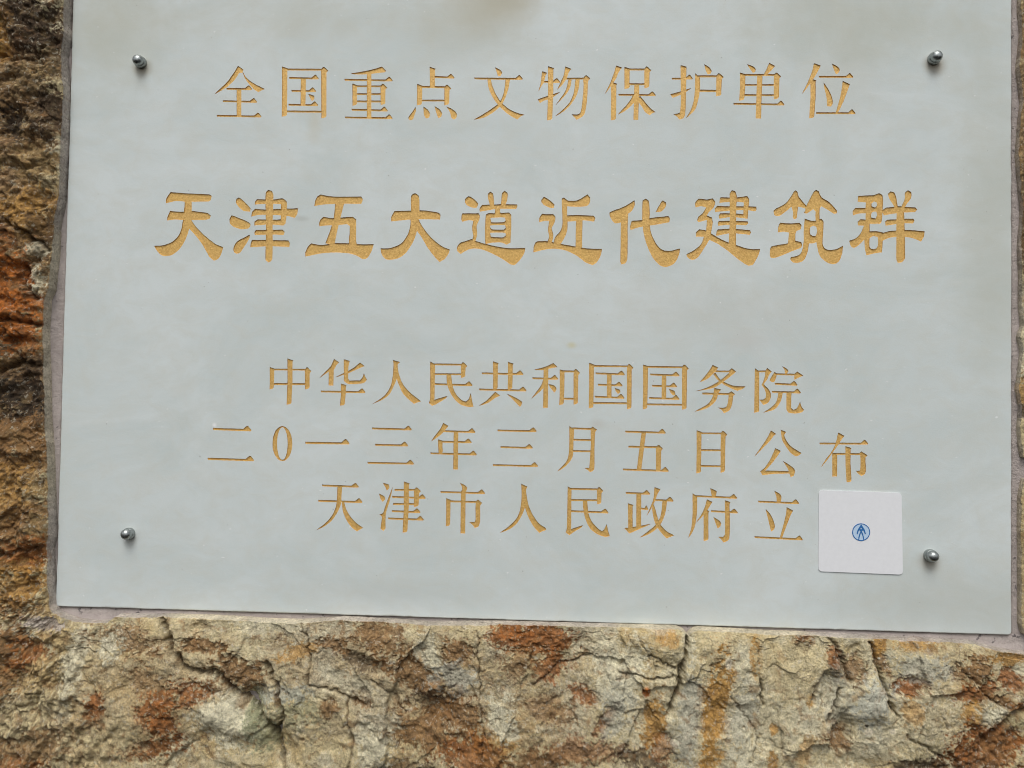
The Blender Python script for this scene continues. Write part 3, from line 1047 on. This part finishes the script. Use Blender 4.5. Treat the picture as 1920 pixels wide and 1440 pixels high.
h 185,215 770,225
h 230,465 710,475
h 115,735 790,748
# 月
c 1262,150* 1300,185 1330,200* 1320,400 1310,600 1250,700 1180,770 1080,830* 1160,750 1230,660 1255,550 1262,400
l 1290,185 1590,195 22
l 1310,355 1590,362 22
l 1310,525 1590,530 22
c 1580,190* 1610,162* 1672,205* 1645,240 1635,500 1630,800 1570,840* 1540,810 1490,780* 1560,780* 1575,600 1585,400
@ 4 1150 780 8
# 五
h 180,232 785,248
l 458,235 385,805 62
l 228,460 660,468 24
r 680,435 675,825 66
h 145,800 830,820
# 日
v 1285,215 1278,855 64
r 1648,225 1640,845 60
l 1290,258 1620,262 20
l 1300,512 1620,515 22
l 1300,750 1620,755 22
@ 4 1400 780 8
# 公
c 365,220* 440,270* 400,300 350,370 270,450 120,605* 230,450 310,330
c 515,210* 590,240* 560,280 600,380 680,470 820,555* 780,590 740,605* 660,550 580,440 530,340
c 430,485* 510,525* 480,570 400,680 280,815* 240,870 205,830* 260,790 340,680 400,560
p 210,825 300,820 670,830 670,860 400,865 235,885
c 545,675* 630,730 710,790 720,850 705,895 660,915* 640,850 620,790
# 布
c 1375,250* 1465,300* 1430,340 1370,430 1300,530 1220,640 1115,770* 1190,650 1280,530 1340,400
h 1095,410 1820,412
l 1320,560 1320,905 68
v 1520,455 1535,990 70
l 1290,568 1720,572 22
c 1690,560* 1720,535* 1812,590* 1780,620 1785,800 1770,870 1720,895* 1680,870 1640,820* 1700,820 1710,700 1705,600
@ 5 580 890 8
# 天
h 195,160 740,178
c 425,165* 490,165* 480,330 470,440 420,560 340,680 230,770 110,830* 230,740 330,630 395,500 415,380
h 135,390 795,408
c 490,400* 520,420* 560,540 640,660 720,740 805,795* 760,820 715,848* 640,790 560,680 510,560
# 津
c 1105,125* 1190,150 1200,190 1165,235* 1140,180
c 1048,285* 1125,330 1135,370 1100,405* 1070,360
c 1250,190* 1200,400 1150,560 1140,700 1140,810 1110,840* 1070,810* 1085,700 1090,630 1050,595* 1105,580 1150,450
v 1455,105 1435,865 68
l 1280,228 1600,228 22
r 1610,192 1605,480 66
h 1245,332 1745,348
l 1260,440 1600,442 24
h 1240,545 1665,560
h 1185,655 1715,672
@ 5 810 890 8
# 市
c 420,125* 500,165 525,195 500,265 450,265* 455,190
h 130,258 795,275
l 470,240 462,880 66
v 245,355 238,770 58
l 250,400 680,410 22
c 660,400* 690,375* 750,425* 720,470 718,700 690,780 640,795* 610,750 560,712* 640,712* 655,680 655,500
# 人
c 1340,140* 1430,178* 1410,220 1415,300 1450,470 1520,620 1610,740 1700,800 1712,830* 1660,845 1610,870* 1530,780 1450,640 1395,490* 1340,620 1260,740 1150,820 1020,872* 1150,780 1260,670 1320,540 1345,350
@ 5 1050 890 8
# 民
c 118,178* 170,210* 168,400 165,820* 250,790 345,760* 320,790 200,860 140,905* 85,865* 105,800 112,500
r 590,188 588,440 58
l 150,212 585,222 22
l 160,380 580,385 22
h 160,545 725,565
c 345,380* 405,380* 425,580 480,710 570,810 630,850 660,830 700,745* 720,850 745,920* 680,930 560,890 450,800 380,650 350,500
# 政
h 990,272 1350,285
l 1182,270 1180,790 68
v 1055,430 1058,840 62
p 965,800 1030,800 1090,790 1200,770 1355,740 1330,755 1200,810 1040,880
h 1200,505 1320,515
c 1418,190* 1505,220* 1460,290 1420,400 1370,500 1300,620* 1360,480 1405,350
h 1420,378 1700,388
c 1540,380* 1605,380* 1580,560 1520,720 1420,830 1310,900 1195,945* 1310,860 1430,760 1510,620
c 1385,420* 1415,480 1450,600 1500,740 1600,850 1710,910* 1660,930 1600,955* 1520,870 1430,730 1390,560
@ 5 1280 890 8
# 府
c 415,205* 510,250 500,290 480,340 440,330*
h 160,318 815,345
c 150,280* 190,310 215,330* 212,550 190,730 150,850 85,950* 130,800 150,600
c 365,372* 445,410* 410,460 370,530 290,630 200,720* 270,620 330,500
v 350,520 350,990 66
h 425,545 825,565
c 635,385* 715,415* 700,450 705,700 700,920 680,985 610,1015* 570,960 535,935* 610,935* 635,900 638,650
c 460,635* 560,700 578,735 560,780 525,805* 490,710
# 立
c 1375,245* 1460,290 1480,330 1465,410 1415,410* 1405,320
h 1135,402 1745,425
c 1245,515* 1310,590 1360,690 1380,780 1360,830 1330,850* 1310,780 1280,650
p 1560,490 1655,540 1620,600 1560,750 1490,945 1460,945 1520,730 1555,580
h 1080,935 1800,968
"""
# ------------------------------------------------------------------ mortar bed round the slab
SL = [(-0.4733, 1.6900), (0.4743, 1.6900), (0.4772, 1.0398), (-0.4732, 1.0376)]      # slab corners x, z: tl tr br bl

def ring(corners, r, n_side, n_arc=6):
    """closed loop of points round a quad with rounded corners (clockwise from the top left), with outward normals"""
    c = np.array(corners, float)
    P, N = [], []
    for i in range(4):
        p0, p, p1 = c[i - 1], c[i], c[(i + 1) % 4]
        d0 = (p - p0) / np.linalg.norm(p - p0); d1 = (p1 - p) / np.linalg.norm(p1 - p)
        n0 = np.array([-d0[1], d0[0]]); n1 = np.array([-d1[1], d1[0]])
        cen = p - d0 * r + d1 * r
        cen = p - r * (n0 + n1)
        for k in range(n_arc + 1):
            a = k / n_arc * math.pi / 2
            nn = n0 * math.cos(a) + n1 * math.sin(a); nn /= np.linalg.norm(nn)
            P.append(cen + nn * r); N.append(nn)
        q0 = p - r * (n0 + n1) + n1 * r
        m0 = n1
        nx = c[(i + 2) % 4]; d2 = (nx - p1) / np.linalg.norm(nx - p1); n2 = np.array([-d2[1], d2[0]])
        q1 = p1 - r * (n1 + n2) + n1 * r
        for k in range(1, n_side):
            P.append(q0 + (q1 - q0) * k / n_side); N.append(m0)
    return np.array(P), np.array(N)

def mortar():
    P, N = ring(SL, 0.002, 420, 10)
    n = len(P)
    s = np.arange(n) * 1.0
    gap = 0.0006 + 0.0009 * np.clip(fbm(P[:, 0] * 1000, P[:, 1] * 1000, 120, 3, seed=5), -0.6, 1) + 0.0004 * fbm(P[:, 0] * 1000, P[:, 1] * 1000, 9, 2, seed=6)
    gap = np.maximum(gap, 0.00025)
    prof = [(-0.004, 0.0085), (0, 0.0075), (0.0003, 0.0045), (0.0010, 0.0032), (0.0022, 0.0026), (0.004, 0.0022), (0.006, 0.0021), (0.008, 0.0020), (0.010, 0.0016),
            (0.012, 0.0010), (0.014, 0.0004), (0.017, 0.0), (0.021, 0.0), (0.030, 0.0), (0.06, 0.0), (0.25, 0.001)]
    V = []
    for k, (o, dep) in enumerate(prof):
        q = P + N * (gap + o)[:, None] if o else P + N * gap[:, None]
        X, Z = q[:, 0] * 1000, q[:, 1] * 1000
        rough = 0 if k < 2 else 1
        y = dep + rough * (0.0011 * fbm(X, Z, 40, 3, seed=8) + 0.0006 * fbm(X, Z, 7, 3, 0.6, seed=9))
        V.append(np.stack([q[:, 0], y, q[:, 1] - WALL_LOC[2]], -1))
    R = len(prof)
    V = np.concatenate(V)
    idx = np.arange(R * n).reshape(R, n)
    nx = np.roll(idx, -1, 1)
    F = np.stack([idx[:-1], nx[:-1], nx[1:], idx[1:]], -1).reshape(-1, 4)
    o = link('mortar_bed', mesh_np('mortar_bed', V, F), MORTAR, wall)
    return o
mortar()
# the wall's solid core behind plaque and stones
def box(x0, x1, y0, y1, z0, z1, loc):
    V = [(x - loc[0], y - loc[1], z - loc[2]) for x in (x0, x1) for y in (y0, y1) for z in (z0, z1)]
    F = [(0, 1, 3, 2), (4, 6, 7, 5), (0, 4, 5, 1), (2, 3, 7, 6), (0, 2, 6, 4), (1, 5, 7, 3)]
    return V, F
V, F = box(-0.76, 0.74, 0.0225, 0.16, 0.73, 1.89, WALL_LOC)
link('wall_core', mesh_py('wall_core', V, F), MORTAR, wall)

# ------------------------------------------------------------------ marble plaque with its carved, gilded writing
plaque = thing('marble_plaque', 'white marble plaque with five lines of gold carved Chinese writing, set in the stone wall', 'plaque', PLAQUE_LOC)

def catmull(pts):
    """pts: (x, y, corner) closed -> denser smooth outline keeping the corners sharp"""
    n = len(pts); out = []
    for i in range(n):
        p0, p1, p2, p3 = (pts[(i + k - 1) % n] for k in range(4))
        a = np.array(p0[:2]); b = np.array(p1[:2]); c = np.array(p2[:2]); d = np.array(p3[:2])
        L = np.linalg.norm(c - b)
        m1 = (c - b) if p1[2] else 0.5 * (c - a)
        m2 = (c - b) if p2[2] else 0.5 * (d - b)
        for m in (m1, m2):
            l = np.linalg.norm(m)
            if l > 1.1 * L: m *= 1.1 * L / l
        k = max(1, int(L / 26))
        for j in range(k):
            t = j / k
            h00 = 2 * t**3 - 3 * t**2 + 1; h10 = t**3 - 2 * t**2 + t; h01 = -2 * t**3 + 3 * t**2; h11 = t**3 - t**2
            out.append(h00 * b + h10 * m1 + h01 * c + h11 * m2)
    return out

def stroke_poly(code, a):
    c = code
    if c == 'h':        # thin horizontal with the triangular end of the printed style
        x1, y1, x2, y2 = a
        t = 12; tw = min(105, 0.42 * (x2 - x1))
        sl = (y2 - y1) / (x2 - x1)
        yt = y1 + sl * (x2 - tw - x1)
        return [(x1, y1 - 12), (x1 + 12, y1 - 9), (x2 - tw, yt - 8), (x2 - tw * 0.52, y2 - 52), (x2 - tw * 0.40, y2 - 50), (x2, y2 + 2), (x2 - 8, y2 + 14),
                (x2 - tw, yt + t + 3), (x1 + 8, y1 + t + 1), (x1, y1 + 8)]
    if c == 'l':
        x1, y1, x2, y2, w_ = a
        d = np.array([x2 - x1, y2 - y1]); d /= np.linalg.norm(d); nn = np.array([-d[1], d[0]]) * w_ / 2
        p, q = np.array([x1, y1]), np.array([x2, y2])
        return [p + nn, q + nn, q - nn, p - nn]
    if c == 'v':
        x1, y1, x2, y2, w_ = a
        h = w_ / 2
        return [(x1 - h - 2, y1), (x1 + h + 14, y1 + 28), (x1 + h + 2, y1 + 48), (x1 + h, (y1 + y2) / 2), (x2 + h, y2 - 26), (x2 + h - 14, y2 - 8), (x2 - h, y2 + 4), (x1 - h, (y1 + y2) / 2)]
    if c == 'r':
        x1, y1, x2, y2, w_ = a
        h = w_ / 2
        return [(x1 - h - 4, y1 + 34), (x1 - 10, y1), (x1 + 8, y1 + 4), (x1 + h + 28, y1 + 56), (x1 + h + 2, y1 + 84), (x2 + h, y2 - 30), (x2 + h - 12, y2 - 12), (x2 - h, y2 + 4)]

def dense(poly, step=26):
    out = []
    for p, q in zip(poly, list(poly[1:]) + [poly[0]]):
        p = np.array(p, float); q = np.array(q, float)
        k = max(1, int(np.linalg.norm(q - p) / step))
        for j in range(k):
            out.append(p + (q - p) * j / k)
    return out

def parse(txt):
    chars = []
    for ln in txt.strip().split('\n'):
        k, _, rest = ln.partition(' ')
        if k == '@':
            line, ox, oy, sc = rest.split(); line = int(line); ox, oy, sc = float(ox), float(oy), float(sc)
        elif k == '#':
            chars.append(dict(line=line, ch=rest, strokes=[], holes=[]))
        else:
            tok = rest.replace(',', ' ').split()
            u = 8 / sc * 1.0
            if k in 'co':
                pts = []
                for q in rest.split():
                    cr = q.endswith('*'); xx, yy = q.rstrip('*').split(',')
                    pts.append((float(xx), float(yy), cr))
                poly = catmull(pts)
            elif k in 'ek':
                cx, cy, rx, ry = map(float, tok)
                poly = [(cx + rx * math.cos(t), cy + ry * math.sin(t)) for t in np.linspace(0, 2 * math.pi, 56, endpoint=False)]
            elif k == 'p':
                v = list(map(float, tok)); poly = dense(list(zip(v[::2], v[1::2])))
            else:
                v = list(map(float, tok))
                if k == 'v' or k == 'r' or k == 'l': v[4] *= 1.0
                poly = dense(stroke_poly(k, v))
            P = np.array(poly, float)
            P += np.stack([perlin(P[:, 0] / 37 + ox, P[:, 1] / 37), perlin(P[:, 0] / 37, P[:, 1] / 37 + oy + 9)], -1) * 2.4   # hand-cut edge
            P = P / sc + np.array([ox, oy])
            if line != 2 and k not in 'ok':            # the cutter's width: ease every outline outwards a little
                ar = np.sum(P[:, 0] * np.roll(P[:, 1], -1) - np.roll(P[:, 0], -1) * P[:, 1])
                T = np.roll(P, -1, 0) - np.roll(P, 1, 0)
                T /= np.maximum(np.hypot(T[:, 0], T[:, 1]), 1e-6)[:, None]
                P = P + np.stack([T[:, 1], -T[:, 0]], -1) * math.copysign(0.35, ar)
            chars[-1]['holes' if k in 'ok' else 'strokes'].append(P)
    return chars

CHARS = parse(STROKES)

def build_writing():
    U = 0.001                                        # work in millimetres inside the triangulation
    verts, faces, owner = [], [], []
    def add(poly, own):
        q0 = np.array([(float(a), float(b)) for a, b in poly])
        ar = np.sum(q0[:, 0] * np.roll(q0[:, 1], -1) - np.roll(q0[:, 0], -1) * q0[:, 1])
        if ar < 0: poly = list(poly)[::-1]
        i0 = len(verts)
        for q in poly: verts.append(Vector((float(q[0]), float(q[1]))))
        faces.append(list(range(i0, i0 + len(poly)))); owner.append(own)
    rr, _ = ring(SL, 0.0035, 2, 6)
    inset = []
    c = np.array(SL).mean(0)
    P, N = ring(SL, 0.0035, 260, 6)
    wr = fbm(P[:, 0] * 1000, P[:, 1] * 1000, 60, 4, 0.6, seed=3) + 0.6 * fbm(P[:, 0] * 1000, P[:, 1] * 1000, 9, 3, 0.6, seed=4)
    INS = (0.0012 + 0.0016 * np.clip(wr + 0.15, 0, 1.2))[:, None]        # worn arris, here and there chipped
    face_loop = P - N * INS
    add([(q[0] / U, (q[1] - PLAQUE_LOC.z) / U) for q in face_loop], ('slab', -1))
    for ci, ch in enumerate(CHARS):
        for kind in ('strokes', 'holes'):
            for poly in ch[kind]:
                x, z = XZ(poly[:, 0], poly[:, 1], 0.0)
                add(np.stack([x / U, (z - PLAQUE_LOC.z) / U], -1), (kind, ci))
    vo, eo, fo, ov, oe, of = delaunay_2d_cdt(verts, [], faces, 0, 1e-4)
    vo = np.array([(v.x, v.y) for v in vo]) * U
    slab_t = []; char_t = {i: [] for i in range(len(CHARS))}
    for tri, src in zip(fo, of):
        if not src: continue
        own = [owner[s] for s in src]
        holes = {i for k, i in own if k == 'holes'}
        st = {i for k, i in own if k == 'strokes'} - holes
        a, b, c3 = (vo[i] for i in tri)
        if (b[0] - a[0]) * (c3[1] - a[1]) - (b[1] - a[1]) * (c3[0] - a[0]) < 0: tri = [tri[0], tri[2], tri[1]]
        if st: char_t[min(st)].append(tuple(tri))
        elif any(k == 'slab' for k, i in own): slab_t.append(tuple(tri))
    # slab: front sheet with the letters cut out + eased arris + sides + back
    V = [(x, 0.0, z) for x, z in vo]; F = list(slab_t)
    prev = None
    prof = [(INS, 0.0), (INS * 0.55, INS * 0.10), (INS * 0.2, INS * 0.4), (INS * 0, INS), (INS * 0, INS * 0 + 0.022)]
    for o_, d_ in prof:
        i0 = len(V)
        o_ = np.broadcast_to(o_, (len(P), 1)); d_ = np.broadcast_to(d_, (len(P), 1))
        for q, nn, oo, dd in zip(P, N, o_[:, 0], d_[:, 0]):
            s_ = q - nn * oo
            V.append((s_[0], dd, s_[1] - PLAQUE_LOC.z))
        if prev is not None:
            n = len(P)
            for k in range(n):
                F.append((prev + k, i0 + k, i0 + (k + 1) % n, prev + (k + 1) % n))
        prev = i0
    F.append(tuple(range(prev, prev + len(P))))
    me = mesh_py('slab', V, F)
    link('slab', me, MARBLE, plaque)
    names = {1: 'top line', 2: 'large second line', 3: 'third line', 4: 'date line', 5: 'bottom line'}
    for ci, ch in enumerate(CHARS):
        tris = char_t[ci]
        dep = 0.00092 if ch['line'] == 2 else 0.00085; slope = 0.00030 if ch['line'] == 2 else 0.00018
        used = sorted({i for t in tris for i in t}); mp = {v: k for k, v in enumerate(used)}
        V = [(vo[i][0], dep, vo[i][1]) for i in used]
        nb = len(V)
        F = [tuple(mp[i] for i in t) for t in tris]
        cnt = {}
        for t in tris:
            for e in ((t[0], t[1]), (t[1], t[2]), (t[2], t[0])):
                cnt[e] = cnt.get(e, 0) + 1
        # the cut walls lean inwards: shift the floor's rim towards the stroke
        acc = {}
        for (i, j) in cnt:
            if (j, i) in cnt: continue
            e = vo[j] - vo[i]; l = np.hypot(*e)
            if l < 1e-9: continue
            nn = np.array([-e[1], e[0]]) / l
            for v in (i, j): acc.setdefault(v, []).append(nn)
        for v, ns in acc.items():
            m = np.mean(ns, 0); l = np.hypot(*m)
            if l > 0.25:
                m = m / l * min(1 / l, 1.5) * slope
                x0, y0, z0 = V[mp[v]]
                V[mp[v]] = (x0 + m[0], y0, z0 + m[1])
        tops = {}
        for (i, j) in cnt:
            if (j, i) in cnt: continue
            for v in (i, j):
                if v not in tops:
                    tops[v] = len(V); V.append((vo[v][0], 0.0, vo[v][1]))
            F.append((mp[j], mp[i], tops[i], tops[j]))
        o = link('carved_character', mesh_py('carved_character', V, F), GOLD, plaque)
        o['label'] = 'gold carved character %s in the %s' % (ch['ch'], names[ch['line']])
build_writing()

# ------------------------------------------------------------------ bolts
def lathe(prof, n=28):
    V, F = [], []
    for r, y in prof:
        for k in range(n):
            a = 2 * math.pi * k / n
            V.append((r * math.cos(a), -y, r * math.sin(a)))
    for i in range(len(prof) - 1):
        for k in range(n):
            F.append((i * n + k, i * n + (k + 1) % n, (i + 1) * n + (k + 1) % n, (i + 1) * n + k))
    F.append(tuple(range(len(V) - n, len(V))))
    return V, F
V, F = lathe([(0.0064, -0.006), (0.0064, 0.0004), (0.0066, 0.0022), (0.0065, 0.0042), (0.0060, 0.0052), (0.0056, 0.0055), (0.0030, 0.0056)])
bolt0 = link('bolt', mesh_py('bolt', V, F, True), METAL, plaque)
cap = [(0.0030, 0.0048), (0.0057, 0.0052), (0.0060, 0.0057)]
for k in range(0, 11):
    a = k / 10 * math.pi / 2
    cap.append((0.0059 * math.cos(a) ** 0.9 + 0.00005, 0.0066 + 0.0056 * math.sin(a)))
V, F = lathe(cap)
cap0 = link('bolt_cap', mesh_py('bolt_cap', V, F, True), METAL, bolt0)
for i, (px, py, rot, tx, tz) in enumerate([(265, 118, 0.4, 0.0, 0.0), (1750, 111, 1.3, 0.05, 0.06), (243, 1000, 2.2, 0.02, 0.03), (1743, 1041, 0.9, -0.03, 0.0)]):
    if i == 0:
        b, cp = bolt0, cap0
    else:
        b = bolt0.copy(); S.collection.objects.link(b); b.parent = plaque
        cp = cap0.copy(); S.collection.objects.link(cp); cp.parent = b
    x, z = loc_xz(px, py)
    b.location = (x, 0, z)
    b.rotation_euler = (tx, rot, tz)
    b.scale = (0.93, 0.95, 0.93)

# ------------------------------------------------------------------ sticker
PAPER = plain_mat('white_sticker', (0.83, 0.84, 0.86), 0.32, 0.5)
PALE_BLUE = plain_mat('pale_blue_print', (0.52, 0.68, 0.86), 0.35)
BLUE = plain_mat('blue_print', (0.035, 0.16, 0.42), 0.35)
sq = [XZ(*p) for p in ((1535, 919), (1690, 924), (1692, 1077), (1534, 1071))]
ST_LOC = Vector((float(np.mean([q[0] for q in sq])), -0.0002, float(min(q[1] for q in sq))))
sticker = thing('sticker', 'small white square sticker with a round blue emblem near the lower right bolt', 'sticker', ST_LOC)
def solid(name, loop, y0, y1, mat, parent, holes=()):
    """plate of outline loop (x,z clockwise or not) between depths y0 (front) and y1 (back)"""
    n = len(loop)
    V = [(x, y0, z) for x, z in loop] + [(x, y1, z) for x, z in loop]
    F = [tuple(range(n))] + [(k, (k + 1) % n, n + (k + 1) % n, n + k) for k in range(n)]
    return link(name, mesh_py(name, V, F), mat, parent)
Ps, Ns = ring([(float(q[0]), float(q[1])) for q in sq], 0.0035, 2, 8)
solid('paper', [(p[0] - ST_LOC.x, p[1] - ST_LOC.z) for p in Ps], -0.0007, 0.0001, PAPER, sticker)
def em(px, py):
    x, z = XZ(1510 + np.asarray(px, float) / 6.857, 900 + np.asarray(py, float) / 6.857)
    return np.stack([x - ST_LOC.x, z - ST_LOC.z], -1)
th = np.linspace(0, 2 * math.pi, 64, endpoint=False)
disc = em(712 + 108 * np.cos(th), 668 + 106 * np.sin(th))
emb = solid('emblem', [tuple(p) for p in disc], -0.00085, -0.0006, PALE_BLUE, sticker)
ro = em(712 + 115 * np.cos(th), 668 + 113 * np.sin(th)); ri = em(712 + 104 * np.cos(th), 668 + 102 * np.sin(th))
n = 64
V = [(*p, ) for p in []]
V = [(p[0], -0.0010, p[1]) for p in ro] + [(p[0], -0.0010, p[1]) for p in ri] + [(p[0], -0.0007, p[1]) for p in ro] + [(p[0], -0.0007, p[1]) for p in ri]
F = []
for k in range(n):
    k2 = (k + 1) % n
    F += [(k, k2, n + k2, n + k), (k, 2 * n + k, 2 * n + k2, k2), (n + k, n + k2, 3 * n + k2, 3 * n + k)]
link('ring', mesh_py('ring', V, F), BLUE, emb)
fig = [[(712, 568), (722, 580), (735, 602), (752, 628), (764, 655), (772, 690), (758, 694), (748, 662), (735, 640), (722, 622), (712, 608), (702, 622), (689, 640),
        (676, 662), (668, 694), (654, 690), (660, 655), (672, 628), (689, 602), (702, 580)],
       [(682, 618), (697, 626), (712, 630), (727, 626), (742, 618), (746, 632), (730, 648), (720, 656), (736, 690), (746, 725), (750, 762), (738, 764), (732, 728), (722, 696),
        (712, 672), (702, 696), (692, 728), (686, 764), (674, 762), (678, 725), (688, 690), (704, 656), (694, 648), (678, 632)]]
def em_fig(k, pts):
    p = em([q[0] for q in pts], [q[1] for q in pts])
    vs = [Vector((a, b)) * 1000 for a, b in p]
    vo, eo, fo, *_ = delaunay_2d_cdt(vs, [], [list(range(len(vs)))], 1, 1e-4)
    return [(v.x / 1000, -0.00105 - 0.00005 * k, v.y / 1000) for v in vo], [tuple(f) for f in fo]
VV, FF = [], []
for k, pts in enumerate(fig):
    v_, f_ = em_fig(k, pts)
    FF += [tuple(i + len(VV) for i in f) for f in f_]; VV += v_
link('figure', mesh_py('figure', VV, FF), BLUE, emb)
